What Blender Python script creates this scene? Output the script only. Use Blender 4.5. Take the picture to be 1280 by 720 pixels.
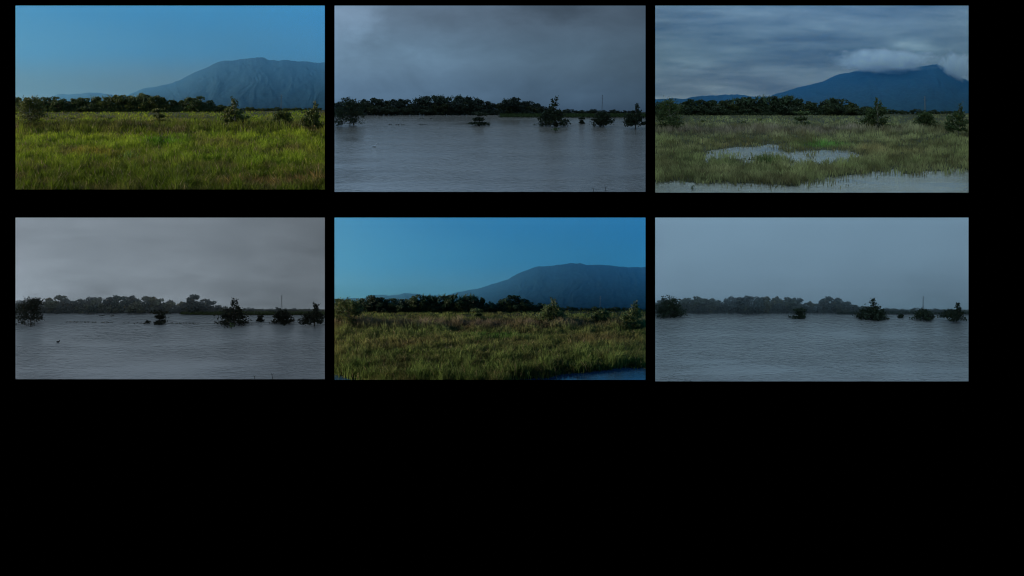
import bpy, math, random
import numpy as np
from mathutils import Vector

# ------------------------------------------------------------------ clear
for _o in list(bpy.data.objects):
    bpy.data.objects.remove(_o)
SC = bpy.context.scene
COL = SC.collection

# ------------------------------------------------------------------ camera
F = 1600.0          # focal length in pixels of a 1280-pixel wide picture
EYE = 10.0          # picture row of the eye level (rising-front lens)
cam_d = bpy.data.cameras.new('camera')
cam = bpy.data.objects.new('camera', cam_d)
COL.objects.link(cam)
cam.rotation_euler = (math.radians(90), 0, 0)
cam_d.sensor_width = 36.0
cam_d.lens = F / 1280.0 * 36.0
cam_d.shift_y = -(360.0 - EYE) / 1280.0
cam_d.clip_start = 0.5
cam_d.clip_end = 2000
SC.camera = cam

# ------------------------------------------------------------------ world and sun
SUN_EL, SUN_AZ = math.radians(15), math.radians(7)     # low morning sun from the left, a little behind
world = bpy.data.worlds.new('World')
SC.world = world
world.use_nodes = True
wn = world.node_tree
bg = wn.nodes['Background']
sk = wn.nodes.new('ShaderNodeTexSky')
sk.sky_type = 'NISHITA'
sk.sun_disc = False
sk.sun_elevation = SUN_EL
sk.sun_rotation = -(math.pi / 2 - SUN_AZ)
wn.links.new(sk.outputs[0], bg.inputs[0])
bg.inputs[1].default_value = 0.15
sun_d = bpy.data.lights.new('sun', 'SUN')
sun_d.energy = 3.6
sun_d.angle = math.radians(0.5)
sun_d.color = (1.0, 0.93, 0.80)
sun = bpy.data.objects.new('sun', sun_d)
COL.objects.link(sun)
to_sun = Vector((-math.cos(SUN_EL) * math.cos(SUN_AZ), math.cos(SUN_EL) * math.sin(SUN_AZ), math.sin(SUN_EL)))
sun.rotation_euler = to_sun.to_track_quat('Z', 'Y').to_euler()
sun.location = (-150, 150, 60)

SC.view_settings.view_transform = 'Standard'
SC.view_settings.look = 'None'
SC.view_settings.exposure = 0
SC.view_settings.gamma = 1
SC.view_settings.use_curve_mapping = False
SC.cycles.use_denoising = True
SC.cycles.filter_width = 1.1
SC.cycles.max_bounces = 6
SC.cycles.diffuse_bounces = 3
SC.cycles.volume_bounces = 3

# ------------------------------------------------------------------ helpers
def lin(r, g, b):
    def c(v):
        v /= 255.0
        return v / 12.92 if v <= 0.04045 else ((v + 0.055) / 1.055) ** 2.4
    return (c(r), c(g), c(b))

def tag(o, label=None, cat=None, group=None, kind=None):
    if label: o['label'] = label
    if cat: o['category'] = cat
    if group: o['group'] = group
    if kind: o['kind'] = kind
    return o

def np_mesh(name, V, T, C=None):
    """triangle mesh from arrays, with an optional colour for every vertex"""
    V = np.asarray(V, dtype=np.float32).reshape(-1, 3)
    T = np.asarray(T, dtype=np.int32).reshape(-1, 3)
    m = bpy.data.meshes.new(name)
    m.vertices.add(len(V)); m.vertices.foreach_set('co', V.ravel())
    m.loops.add(T.size); m.loops.foreach_set('vertex_index', T.ravel())
    m.polygons.add(len(T))
    m.polygons.foreach_set('loop_start', np.arange(0, T.size, 3, dtype=np.int32))
    m.polygons.foreach_set('loop_total', np.full(len(T), 3, dtype=np.int32))
    if C is not None:
        a = m.color_attributes.new('col', 'FLOAT_COLOR', 'POINT')
        C4 = np.ones((len(V), 4), dtype=np.float32); C4[:, :3] = C
        a.data.foreach_set('color', C4.ravel())
    m.update(calc_edges=True)
    m.validate()
    return m

def obj(name, mesh, mat, parent=None, loc=(0, 0, 0)):
    o = bpy.data.objects.new(name, mesh)
    COL.objects.link(o)
    if mat and not mesh.materials: mesh.materials.append(mat)
    o.location = loc
    if parent: o.parent = parent
    return o

def empty(name, loc):
    o = bpy.data.objects.new(name, None)
    COL.objects.link(o); o.location = loc
    o.empty_display_size = 0.3
    return o

class MB:
    def __init__(s): s.v, s.f = [], []
    def quad(s, a, b, c, d):
        n = len(s.v); s.v += [a, b, c, d]; s.f.append((n, n+1, n+2, n+3))
    def tube(s, pts, rad, n=6):
        rings = []
        for i, p in enumerate(pts):
            p = Vector(p)
            d = Vector(pts[min(i+1, len(pts)-1)]) - Vector(pts[max(i-1, 0)])
            q = d.to_track_quat('Z', 'Y')
            k = len(s.v)
            for j in range(n):
                a = 2 * math.pi * j / n
                s.v.append(tuple(p + q @ Vector((math.cos(a)*rad[i], math.sin(a)*rad[i], 0))))
            rings.append(k)
        for a, b in zip(rings, rings[1:]):
            for j in range(n):
                s.f.append((a+j, a+(j+1) % n, b+(j+1) % n, b+j))
        s.f.append(tuple(rings[-1]+j for j in range(n)))
        s.f.append(tuple(rings[0]+j for j in reversed(range(n))))
    def mesh(s, name):
        m = bpy.data.meshes.new(name); m.from_pydata(s.v, [], s.f); m.update(); return m

# ------------------------------------------------------------------ materials
def mat_new(name):
    m = bpy.data.materials.new(name); m.use_nodes = True
    return m, m.node_tree, m.node_tree.nodes['Principled BSDF']

def mat_plain(name, c, rough=0.8, spec=0.2):
    m, t, p = mat_new(name)
    p.inputs['Base Color'].default_value = (*c, 1)
    p.inputs['Roughness'].default_value = rough
    p.inputs['Specular IOR Level'].default_value = spec
    return m

def mat_noise(name, c1, c2, scale, rough=0.85, bump=0.3, spec=0.2, stretch=(1, 1, 1)):
    m, t, p = mat_new(name)
    tc = t.nodes.new('ShaderNodeTexCoord'); mp = t.nodes.new('ShaderNodeMapping')
    mp.inputs['Scale'].default_value = stretch
    n = t.nodes.new('ShaderNodeTexNoise'); n.inputs['Scale'].default_value = scale
    n.inputs['Detail'].default_value = 6
    r = t.nodes.new('ShaderNodeValToRGB')
    r.color_ramp.elements[0].color = (*c1, 1); r.color_ramp.elements[0].position = 0.32
    r.color_ramp.elements[1].color = (*c2, 1); r.color_ramp.elements[1].position = 0.68
    b = t.nodes.new('ShaderNodeBump'); b.inputs['Strength'].default_value = bump
    t.links.new(tc.outputs['Object'], mp.inputs[0]); t.links.new(mp.outputs[0], n.inputs[0])
    t.links.new(n.outputs[0], r.inputs[0]); t.links.new(r.outputs[0], p.inputs['Base Color'])
    t.links.new(n.outputs[0], b.inputs['Height']); t.links.new(b.outputs[0], p.inputs['Normal'])
    p.inputs['Roughness'].default_value = rough
    p.inputs['Specular IOR Level'].default_value = spec
    return m

def mat_leaf(name, trans=0.3, spec=0.25, rough=0.55):
    """foliage: the colour of each leaf or blade comes with the mesh, part of the light passes through"""
    m, t, p = mat_new(name)
    a = t.nodes.new('ShaderNodeAttribute'); a.attribute_name = 'col'
    tr = t.nodes.new('ShaderNodeBsdfTranslucent'); mx = t.nodes.new('ShaderNodeMixShader')
    t.links.new(a.outputs['Color'], p.inputs['Base Color'])
    t.links.new(a.outputs['Color'], tr.inputs[0])
    p.inputs['Roughness'].default_value = rough
    p.inputs['Specular IOR Level'].default_value = spec
    mx.inputs[0].default_value = trans
    t.links.new(p.outputs[0], mx.inputs[1]); t.links.new(tr.outputs[0], mx.inputs[2])
    t.links.new(mx.outputs[0], t.nodes['Material Output'].inputs[0])
    return m

def mat_water(name, c, rough=0.16, scale=1.0, bump=0.5, c2=None):
    m, t, p = mat_new(name)
    tc = t.nodes.new('ShaderNodeTexCoord')
    mp = t.nodes.new('ShaderNodeMapping'); mp.inputs['Scale'].default_value = (scale*0.55, scale*0.9, scale)
    n1 = t.nodes.new('ShaderNodeTexNoise'); n1.inputs['Scale'].default_value = 2.6; n1.inputs['Detail'].default_value = 5
    n1.inputs['Distortion'].default_value = 0.6
    n2 = t.nodes.new('ShaderNodeTexNoise'); n2.inputs['Scale'].default_value = 0.22; n2.inputs['Detail'].default_value = 3
    b = t.nodes.new('ShaderNodeBump'); b.inputs['Strength'].default_value = bump; b.inputs['Distance'].default_value = 0.3
    r = t.nodes.new('ShaderNodeValToRGB')
    c2 = c2 or tuple(v*0.8 for v in c)
    r.color_ramp.elements[0].color = (*c2, 1); r.color_ramp.elements[0].position = 0.35
    r.color_ramp.elements[1].color = (*c, 1); r.color_ramp.elements[1].position = 0.65
    t.links.new(tc.outputs['Object'], mp.inputs[0])
    for n in (n1, n2): t.links.new(mp.outputs[0], n.inputs[0])
    wm = t.nodes.new('ShaderNodeMapping'); wm.inputs['Scale'].default_value = (0.05, 0.16, 1)
    n3 = t.nodes.new('ShaderNodeTexNoise'); n3.inputs['Scale'].default_value = 1.0; n3.inputs['Detail'].default_value = 3
    n3.inputs['Distortion'].default_value = 0.8
    w3 = t.nodes.new('ShaderNodeMapRange')
    for i, v in zip((1, 2, 3, 4), (0.36, 0.62, bump*0.22, bump)): w3.inputs[i].default_value = v
    t.links.new(tc.outputs['Object'], wm.inputs[0]); t.links.new(wm.outputs[0], n3.inputs[0])
    t.links.new(n3.outputs[0], w3.inputs[0]); t.links.new(w3.outputs[0], b.inputs['Strength'])
    t.links.new(n1.outputs[0], b.inputs['Height']); t.links.new(b.outputs[0], p.inputs['Normal'])
    t.links.new(n2.outputs[0], r.inputs[0]); t.links.new(r.outputs[0], p.inputs['Base Color'])
    p.inputs['Roughness'].default_value = rough
    p.inputs['IOR'].default_value = 1.33
    return m

M_BLACK = mat_plain('matt_black', (0, 0, 0), 1.0, 0.0)
M_LEAF = mat_leaf('leaf')
M_GRASS = mat_leaf('grass_blade', 0.45, 0.12, 0.7)
M_BARK = mat_noise('bark', (0.05, 0.042, 0.034), (0.13, 0.115, 0.095), 6, stretch=(3, 3, 0.6))
M_PALE_BARK = mat_noise('pale_bark', (0.16, 0.15, 0.13), (0.34, 0.32, 0.29), 5, stretch=(3, 3, 0.6))
M_STEEL = mat_plain('galvanised_steel', (0.20, 0.21, 0.22), 0.5, 0.4)
M_SOIL = mat_noise('marsh_soil', (0.018, 0.022, 0.010), (0.045, 0.045, 0.022), 0.7)
M_MOUNT = mat_noise('haze_blue_forest', (0.004, 0.030, 0.055), (0.012, 0.060, 0.090), 1.3, bump=0.5)  # forest colour shifted to blue: part of the distance haze is painted in
M_DRIFT = mat_noise('wet_drift', (0.02, 0.018, 0.013), (0.05, 0.045, 0.03), 3)

# ------------------------------------------------------------------ the six views
class Panel:
    def __init__(s, name, L, T, R, B, D, yfar, Ysky, place):
        s.name, s.L, s.T, s.R, s.B, s.D, s.yfar, s.Ysky, s.place = name, L, T, R, B, D, yfar, Ysky, place
        s.z0 = -(B + 1.0 - EYE) / F * (D + 7.0)    # level of the floor
        s.wl, s.wr = L - 4.0, R + 4.0              # side walls of the view, as bearings
        s.Yfar = s.Y(yfar)
        s.Yend = s.Y(yfar - 2.6)                   # beyond this the land falls away
    def Y(s, py): return -s.z0 * F / (py - EYE)    # where a sight line meets the floor
    def X(s, px, Y): return (px - 640.0) / F * Y
    def Z(s, py, Y): return (EYE - py) / F * Y
    def land(s, Y):
        return s.z0 if Y <= s.Yend else s.z0 - (Y - s.Yend) / (s.Ysky - s.Yend) * (s.z0 - s.Z(s.yfar + 3, s.Ysky))
    def ground(s, px, py):
        Y = s.Y(py); return (s.X(px, Y), Y, s.z0)

PS = {
 1: Panel('clear', 19, 7, 406, 237, 100, 140.5, 246, 'the sunlit green marsh'),
 2: Panel('storm', 418, 7, 807, 240, 100, 144.0, 246, 'the flood below dark blue storm clouds'),
 3: Panel('cloudcap', 819, 7, 1211, 241, 100, 144.5, 246, 'the puddled marsh below streaky clouds'),
 4: Panel('grey', 19, 272, 406, 474.3, 100, 391.5, 146, 'the steel grey flood'),
 5: Panel('blue', 418, 272, 807, 475.2, 195, 389.8, 284, 'the dull green marsh with blue pool'),
 6: Panel('rain', 819, 272, 1211, 477, 100, 391.8, 146, 'the misty rain-dimpled flood'),
}
P1, P2, P3, P4, P5, P6 = (PS[i] for i in range(1, 7))

# ---- black display wall with six openings
WY = 100.0
def build_wall():
    b = MB(); y = WY - 0.06
    X = lambda px: (px - 640) / F * y
    Z = lambda py: (EYE - py) / F * y
    xs = [-110, 19, 406, 418, 807, 819, 1211, 1390]
    rows = [(-60, 7, None), (7, None, 0), (None, 272, None), (272, None, 1), (None, 840, None)]
    bt = {0: {1: P1.B, 3: P2.B, 5: P3.B}, 1: {1: P4.B, 3: P5.B, 5: P6.B}}
    for i in range(7):
        x0, x1 = X(xs[i]), X(xs[i+1])
        if i % 2 == 0:
            spans = [(-60, 840)]
        else:
            spans = [(-60, 7), (bt[0][i], 272), (bt[1][i], 840)]
        for a, c in spans:
            b.quad((x0, y, Z(c)), (x1, y, Z(c)), (x1, y, Z(a)), (x0, y, Z(a)))
            b.quad((x1, WY, Z(c)), (x0, WY, Z(c)), (x0, WY, Z(a)), (x1, WY, Z(a)))
    # edges of the openings
    for p in PS.values():
        x0, x1, z0, z1 = X(p.L), X(p.R), Z(p.B), Z(p.T)
        c = [(x0, z0), (x1, z0), (x1, z1), (x0, z1)]
        for k in range(4):
            (ax, az), (bx, bz) = c[k], c[(k+1) % 4]
            b.quad((ax, y, az), (ax, WY, az), (bx, WY, bz), (bx, y, bz))
    o = obj('display_wall', b.mesh('display_wall'), M_BLACK)
    tag(o, 'plain black display wall with six rectangular openings onto landscapes', 'wall')
    return o
WALL = build_wall()

# ---- sky: a backdrop behind, beside and above each view, in a black case
def mat_sky(name, stops, zh, zt, ceil, over, streaks=(), xgrad=(0, 1), blobs=(), grain=0.0):
    """stops: (height 0 horizon..1 top, colour). streaks: (scale vec, amount, detail, seed). blobs: (x, z, rx, rz, amount)"""
    m = bpy.data.materials.new(name); m.use_nodes = True
    t = m.node_tree; t.nodes.clear()
    out = t.nodes.new('ShaderNodeOutputMaterial'); em = t.nodes.new('ShaderNodeEmission')
    t.links.new(em.outputs[0], out.inputs[0])
    tc = t.nodes.new('ShaderNodeTexCoord'); sx = t.nodes.new('ShaderNodeSeparateXYZ')
    t.links.new(tc.outputs['Object'], sx.inputs[0])
    def mr(src, a, b, c, d):
        n = t.nodes.new('ShaderNodeMapRange'); n.interpolation_type = 'LINEAR'
        for i, v in zip((1, 2, 3, 4), (a, b, c, d)): n.inputs[i].default_value = v
        t.links.new(src, n.inputs[0]); return n.outputs[0]
    def mul(a, b):
        n = t.nodes.new('ShaderNodeMath'); n.operation = 'MULTIPLY'
        t.links.new(a, n.inputs[0]); t.links.new(b, n.inputs[1]); return n.outputs[0]
    def madd(a, k, c):
        n = t.nodes.new('ShaderNodeMath'); n.operation = 'MULTIPLY_ADD'
        t.links.new(a, n.inputs[0]); n.inputs[1].default_value = k; n.inputs[2].default_value = c; return n.outputs[0]
    ramp = t.nodes.new('ShaderNodeValToRGB'); cr = ramp.color_ramp
    cr.interpolation = 'EASE'
    while len(cr.elements) < len(stops): cr.elements.new(0.5)
    for e, (pos, c) in zip(cr.elements, stops):
        e.position = pos; e.color = (*c, 1)
    # a slow waver so that the height bands are not ruled lines
    wav = t.nodes.new('ShaderNodeTexNoise'); wav.inputs['Scale'].default_value = 0.05
    t.links.new(tc.outputs['Object'], wav.inputs[0])
    hz = mr(sx.outputs[2], zh, zt, 0, 1)
    add = t.nodes.new('ShaderNodeMath'); add.operation = 'ADD'
    t.links.new(hz, add.inputs[0]); t.links.new(madd(wav.outputs[0], 0.16, -0.08), add.inputs[1])
    t.links.new(add.outputs[0], ramp.inputs[0])
    f = mr(sx.outputs[2], zt, ceil, 1.0, over)
    f = mul(f, mr(sx.outputs[0], xgrad[2], xgrad[3], xgrad[0], xgrad[1])) if len(xgrad) == 4 else f
    for (sc, amt, det, seed) in streaks:
        mp = t.nodes.new('ShaderNodeMapping'); mp.inputs['Scale'].default_value = sc
        mp.inputs['Location'].default_value = (seed, seed*0.7, seed*1.3)
        n = t.nodes.new('ShaderNodeTexNoise'); n.inputs['Scale'].default_value = 1.0
        n.inputs['Detail'].default_value = det; n.inputs['Roughness'].default_value = 0.55
        n.inputs['Distortion'].default_value = 0.5
        t.links.new(tc.outputs['Object'], mp.inputs[0]); t.links.new(mp.outputs[0], n.inputs[0])
        f = mul(f, mr(n.outputs[0], 0.25, 0.75, 1 - amt, 1 + amt))
    for (bx, bz, rx, rz, amt) in blobs:
        mp = t.nodes.new('ShaderNodeMapping'); mp.vector_type = 'POINT'
        mp.inputs['Location'].default_value = (-bx/rx, 0, -bz/rz)
        mp.inputs['Scale'].default_value = (1/rx, 0, 1/rz)
        ds = t.nodes.new('ShaderNodeTexNoise'); ds.inputs['Scale'].default_value = 1.7; ds.inputs['Detail'].default_value = 5
        t.links.new(tc.outputs['Object'], mp.inputs[0])
        ln = t.nodes.new('ShaderNodeVectorMath'); ln.operation = 'LENGTH'
        t.links.new(mp.outputs[0], ln.inputs[0]); t.links.new(mp.outputs[0], ds.inputs[0])
        sm = t.nodes.new('ShaderNodeMath'); sm.operation = 'ADD'
        t.links.new(ln.outputs['Value'], sm.inputs[0]); t.links.new(madd(ds.outputs[0], 1.2, -0.6), sm.inputs[1])
        g = t.nodes.new('ShaderNodeMapRange'); g.interpolation_type = 'SMOOTHSTEP'
        for i, v in zip((1, 2, 3, 4), (0.1, 1.1, 1 + amt, 1.0)): g.inputs[i].default_value = v
        t.links.new(sm.outputs[0], g.inputs[0])
        f = mul(f, g.outputs[0])
    t.links.new(ramp.outputs[0], em.inputs[0]); t.links.new(f, em.inputs[1])
    return m

def build_sky(p, ceil, mat_args, open_left=False, open_top=False, xl=None, label=None):
    Yb = p.Ysky; xc = p.X((p.L + p.R) / 2, Yb)
    org = Vector((xc, Yb, p.z0))
    Yn = WY + 0.02 if p.D == 100 else p.D - 0.5
    xn = (p.X(p.wl, Yn), p.X(p.wr, Yn)); xf = (p.X(p.wl, Yb), p.X(p.wr, Yb))
    def shell(e):
        b = MB()
        zn, zf = p.z0 - 0.55 - e*0.3, p.land(Yb) - 0.6 - e*0.3       # case floor, near and far
        cn, cf = (ceil if isinstance(ceil, tuple) else (ceil, ceil))
        cn, cf = cn + e, cf + e
        d = e * 0.55
        l0, l1 = (xn[0]-d, xf[0]-d) if not open_left else (xl, xl)
        r0, r1 = xn[1]+d, xf[1]+d
        ye = Yb + e
        q = lambda *pts: b.quad(*[tuple(Vector(v) - (org if e == 0 else Vector())) for v in pts])
        q((l1, ye, zf), (r1, ye, zf), (r1, ye, cf), (l1, ye, cf))
        q((r0, Yn, zn), (r0, Yn, cn), (r1, ye, cf), (r1, ye, zf))
        if not open_left: q((l0, Yn, zn), (l1, ye, zf), (l1, ye, cf), (l0, Yn, cn))
        if not open_top: q((xn[0]-d, Yn, cn), (xf[0]-d, ye, cf), (r1, ye, cf), (r0, Yn, cn))
        if e > 0:
            lb0, lb1 = (l0, l1) if not open_left else (max(xl, -71), max(xl, -71))
            q((lb0, Yn, zn), (r0, Yn, zn), (r1, ye, zf), (lb1, ye, zf))
        return b
    zh = p.Z(p.yfar, Yb) - p.z0; zt = p.Z(p.T, Yb) - p.z0
    m = mat_sky('sky_' + p.name, zh=zh, zt=zt, ceil=(ceil[0] if isinstance(ceil, tuple) else ceil) - p.z0, **mat_args)
    o = obj('sky', shell(0).mesh('sky'), m, loc=org)
    tag(o, label, kind='structure')
    c = obj('case', shell(0.22).mesh('case'), M_BLACK, parent=WALL)  # unseen black shell, added to keep sky glow and sun from leaking between views
    return o

def build_tunnel(p):
    b = MB(); A, B = WY + 0.02, p.D - 0.55
    c = lambda px, py, Y: (p.X(px, Y), Y, p.Z(py, Y))
    L, Rr, T, Bt = p.L - 4, p.R + 4, p.T - 4, p.B + 4
    for (x0, y0), (x1, y1) in (((L, T), (Rr, T)), ((Rr, T), (Rr, Bt)), ((Rr, Bt), (L, Bt)), ((L, Bt), (L, T))):
        b.quad(c(x0, y0, A), c(x1, y1, A), c(x1, y1, B), c(x0, y0, B))
    obj('case', b.mesh('case'), M_BLACK, parent=WALL)
build_tunnel(P5)

# heights on a sky backdrop, and x, for marks given in picture pixels
def sk_xz(p, px, py): return ((px - (p.L+p.R)/2) / F * p.Ysky, p.Z(py, p.Ysky) - p.z0)
def blob(p, px, py, rx, ry, amt):
    x, z = sk_xz(p, px, py); return (x, z, rx / F * p.Ysky, ry / F * p.Ysky, amt)
def xg(p, a, b): return (a, b, p.X(p.L, p.Ysky) - p.X((p.L+p.R)/2, p.Ysky), p.X(p.R, p.Ysky) - p.X((p.L+p.R)/2, p.Ysky))

build_sky(P1, 6.0, dict(stops=[(0.0, lin(116, 126, 116)), (0.25, lin(92, 108, 108)), (0.6, lin(58, 120, 156)), (1.0, lin(24, 116, 166))],
          over=0.8, xgrad=xg(P1, 0.98, 1.02), streaks=[((0.06, 0.06, 0.1), 0.05, 2, 3.0)]),
          open_left=True, open_top=True, xl=-118, label='clear blue sky paling to the horizon over a sunlit green marsh')
build_sky(P2, 22.0, dict(stops=[(0.0, lin(68, 92, 116)), (0.2, lin(82, 108, 132)), (0.5, lin(92, 118, 140)), (1.0, lin(92, 112, 132))],
          over=3.2, xgrad=xg(P2, 1.30, 0.56), streaks=[((0.05, 0.05, 0.09), 0.16, 4, 1.0), ((0.15, 0.15, 0.3), 0.06, 5, 8.0)],
          blobs=[blob(P2, 440, 22, 55, 40, 0.42), blob(P2, 690, 12, 75, 26, -0.32), blob(P2, 560, 25, 60, 20, -0.12), blob(P2, 530, 75, 90, 30, 0.10)]),
          label='dark blue storm cloud brighter at one edge, over brown-grey floodwater')
build_sky(P3, 22.0, dict(stops=[(0.0, lin(150, 164, 160)), (0.25, lin(112, 127, 126)), (0.55, lin(98, 116, 116)), (1.0, lin(104, 122, 126))],
          over=5.5, xgrad=xg(P3, 0.95, 1.05),  # unseen overhead part glows far stronger, added to brighten the grass below
          streaks=[((0.045, 0.045, 0.30), 0.46, 5, 2.0), ((0.14, 0.14, 0.62), 0.24, 6, 5.0)],
          blobs=[blob(P3, 870, 78, 45, 9, 0.35), blob(P3, 880, 108, 50, 8, 0.30), blob(P3, 1140, 56, 34, 9, 0.35), blob(P3, 1010, 45, 90, 10, -0.18), blob(P3, 1150, 22, 80, 14, 0.08)]),
          label='grey sky of streaky layered clouds over a puddled marsh')
build_sky(P4, (-16.2, -19.4), dict(stops=[(0.0, lin(134, 146, 155)), (0.35, lin(145, 155, 164)), (0.7, lin(128, 136, 144)), (1.0, lin(112, 119, 126))],
          over=3.2, xgrad=xg(P4, 1.18, 0.60),
          streaks=[((0.09, 0.09, 0.32), 0.34, 4, 4.0), ((0.25, 0.25, 0.7), 0.14, 5, 9.0)],
          blobs=[blob(P4, 220, 275, 90, 9, 0.25), blob(P4, 370, 370, 60, 40, -0.30), blob(P4, 90, 290, 80, 12, -0.10), blob(P4, 240, 318, 60, 20, 0.12)]),
          label='heavy layered grey cloud over a steel grey flood')
build_sky(P5, (-22.6, -22.6), dict(stops=[(0.0, lin(90, 134, 142)), (0.22, lin(68, 122, 142)), (0.55, lin(42, 120, 158)), (1.0, lin(18, 108, 156))],
          over=0.8, xgrad=xg(P5, 0.98, 1.02), streaks=[((0.06, 0.06, 0.1), 0.05, 2, 6.0)]),
          open_left=True, xl=-60, label='deep clear blue sky over a dull green marsh with blue pool')
build_sky(P6, (-16.2, -19.4), dict(stops=[(0.0, lin(92, 120, 137)), (0.3, lin(110, 134, 152)), (0.6, lin(112, 137, 155)), (1.0, lin(104, 127, 144))],
          over=3.2, xgrad=xg(P6, 1.05, 0.88),
          streaks=[((0.10, 0.10, 0.28), 0.09, 3, 7.0)],
          blobs=[blob(P6, 1190, 365, 80, 45, -0.25), blob(P6, 1010, 345, 80, 20, 0.08)]),
          label='even rain-grey sky over a misty rain-dimpled flood')

A = np.array
# ------------------------------------------------------------------ floors, ponds, water
def smooth(a, b, v):
    t = np.clip((v - a) / (b - a), 0, 1); return t * t * (3 - 2 * t)
rngN = np.random.default_rng(5)
_tab = rngN.random((64, 64))
def vnoise(x, y):
    x = np.asarray(x, float); y = np.asarray(y, float)
    xi = np.floor(x).astype(int); yi = np.floor(y).astype(int); fx = x - xi; fy = y - yi
    fx = fx*fx*(3-2*fx); fy = fy*fy*(3-2*fy)
    g = lambda a, b: _tab[a % 64, b % 64]
    return (g(xi, yi)*(1-fx) + g(xi+1, yi)*fx)*(1-fy) + (g(xi, yi+1)*(1-fx) + g(xi+1, yi+1)*fx)*fy
def fbm(x, y, o=4):
    s = 0; a = 0.5; t = 0
    for i in range(o):
        s = s + a*vnoise(np.asarray(x)*2**i + 17*i, np.asarray(y)*2**i + 31*i); t += a; a *= 0.5
    return s / t

def wet3(px, py):
    """how much open water there is at a point of the puddled marsh (0 land .. 1 water)"""
    n = fbm(px/26.0, py/7.0) - 0.5
    u, v = px - 819, py
    a = ((u-165)/88)**2 + ((v-196)/11.5)**2              # long puddle in the middle
    A = 1 - smooth(0.35, 1.35, a + n*3.2)
    b = smooth(-5, 5, v - (224 - 0.052*np.clip(u-180, 0, 400) - 0.0 + np.where(u < 180, 6 + (180-u)*-0.012, 0)) + n*15)
    tuft = np.exp(-(((u-145)/22)**2 + ((v-203)/6)**2)) * 0.9
    isl = np.exp(-(((u-150)/62)**2 + ((v-222)/9.0)**2)) * 1.0
    return np.clip(np.maximum(A - tuft, b - isl), 0, 1)
def wet5(px, py):
    n = fbm(px/22.0, py/6.0) - 0.5
    u, v = px - 418, py
    edge = 475 - smooth(210, 380, u)*13.5
    r = smooth(-2.5, 2.5, v - edge + n*6) * smooth(205, 240, u)
    l = smooth(-2.5, 2.5, v - 470 - u*0.2 + n*5) * (1 - smooth(20, 50, u))
    return np.clip(np.maximum(r, l), 0, 1)
def dry(px, py): return np.zeros_like(np.asarray(px, float))
WET = {1: dry, 3: wet3, 5: wet5}

def floor_mesh(p, wet, nx=150, ny=90, left_extra=0.0, rise=0.06, ylast=None):
    ys = np.linspace(p.B + 1.0, p.yfar, ny)
    Ys = np.concatenate([[WY + 0.03 if p.D == 100 else p.D - 0.4], p.Y(ys), np.linspace(p.Yfar, p.Ysky - 0.4, 40)[1:]])
    V = []
    t = np.linspace(0, 1, nx)
    for Yv in Ys:
        py = EYE + (-p.z0)*F/Yv
        pxs = p.wl + 1 + (p.wr - p.wl - 2)*t
        x = (pxs - 640)/F*Yv
        if left_extra: x = np.concatenate([[left_extra], x[1:]])
        w = wet(pxs, np.full(nx, py)) if Yv < p.Yfar else np.zeros(nx)
        z = p.land(Yv) + rise*(1-w)*1.2 - 0.16*w + (fbm(x*0.25, np.full(nx, Yv*0.25))-0.5)*0.06
        V.append(np.stack([x, np.full(nx, Yv), z], 1))
    V = np.concatenate(V); ny = len(Ys)
    I = np.arange(nx*ny).reshape(ny, nx)
    a, b, c, d = I[:-1, :-1].ravel(), I[:-1, 1:].ravel(), I[1:, 1:].ravel(), I[1:, :-1].ravel()
    T = np.concatenate([np.stack([a, b, c], 1), np.stack([a, c, d], 1)])
    m = np_mesh('ground', V, T)
    m.polygons.foreach_set('use_smooth', np.ones(len(m.polygons), bool))
    return m

o = obj('ground', floor_mesh(P1, dry, left_extra=-70), M_SOIL); tag(o, 'dark marsh soil under tall green grass in sunshine', kind='structure')
o = obj('ground', floor_mesh(P3, wet3), M_SOIL); tag(o, 'wet marsh soil around shallow puddles', kind='structure')
o = obj('ground', floor_mesh(P5, wet5), M_SOIL); tag(o, 'dark marsh soil beside a blue pool', kind='structure')

def water_plane(p, mat, y_far, label, zoff=0.0):
    b = MB(); Ya, Yb = WY + 0.03 if p.D == 100 else p.D - 0.4, min(y_far, p.Yend)
    n = 24
    for i in range(n):
        A, B = Ya + (Yb-Ya)*i/n, Ya + (Yb-Ya)*(i+1)/n
        b.quad((p.X(p.wl+.5, A), A, p.z0+zoff), (p.X(p.wr-.5, A), A, p.z0+zoff), (p.X(p.wr-.5, B), B, p.z0+zoff), (p.X(p.wl+.5, B), B, p.z0+zoff))
    o = obj('water', b.mesh('water'), mat)
    return tag(o, label, kind='structure')

water_plane(P2, mat_water('silt_water', (0.31, 0.265, 0.215), 0.12, 1.0, 0.5), P2.Ysky-0.5, 'smooth brown-grey floodwater under dark blue storm cloud')  # silt tone, raised in all three floods to stand in for weak sky reflection
water_plane(P4, mat_water('steel_water', (0.29, 0.325, 0.345), 0.09, 0.9, 0.85), P4.Ysky-0.5, 'wind-ruffled steel grey floodwater')
water_plane(P6, mat_water('rain_water', (0.27, 0.262, 0.25), 0.10, 1.0, 1.0), P6.Ysky-0.5, 'choppy rain-dimpled floodwater')
water_plane(P3, mat_water('puddle_water', (0.13, 0.128, 0.12), 0.12, 1.6, 0.35), P3.Y(160), 'shallow grey puddles among marsh grass')
water_plane(P5, mat_water('pool_water', (0.02, 0.065, 0.13), 0.05, 1.4, 0.18), P5.Y(455), 'still blue pool at the edge of the marsh')  # blue base colour holds part of the sky's reflection, painted in

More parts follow.
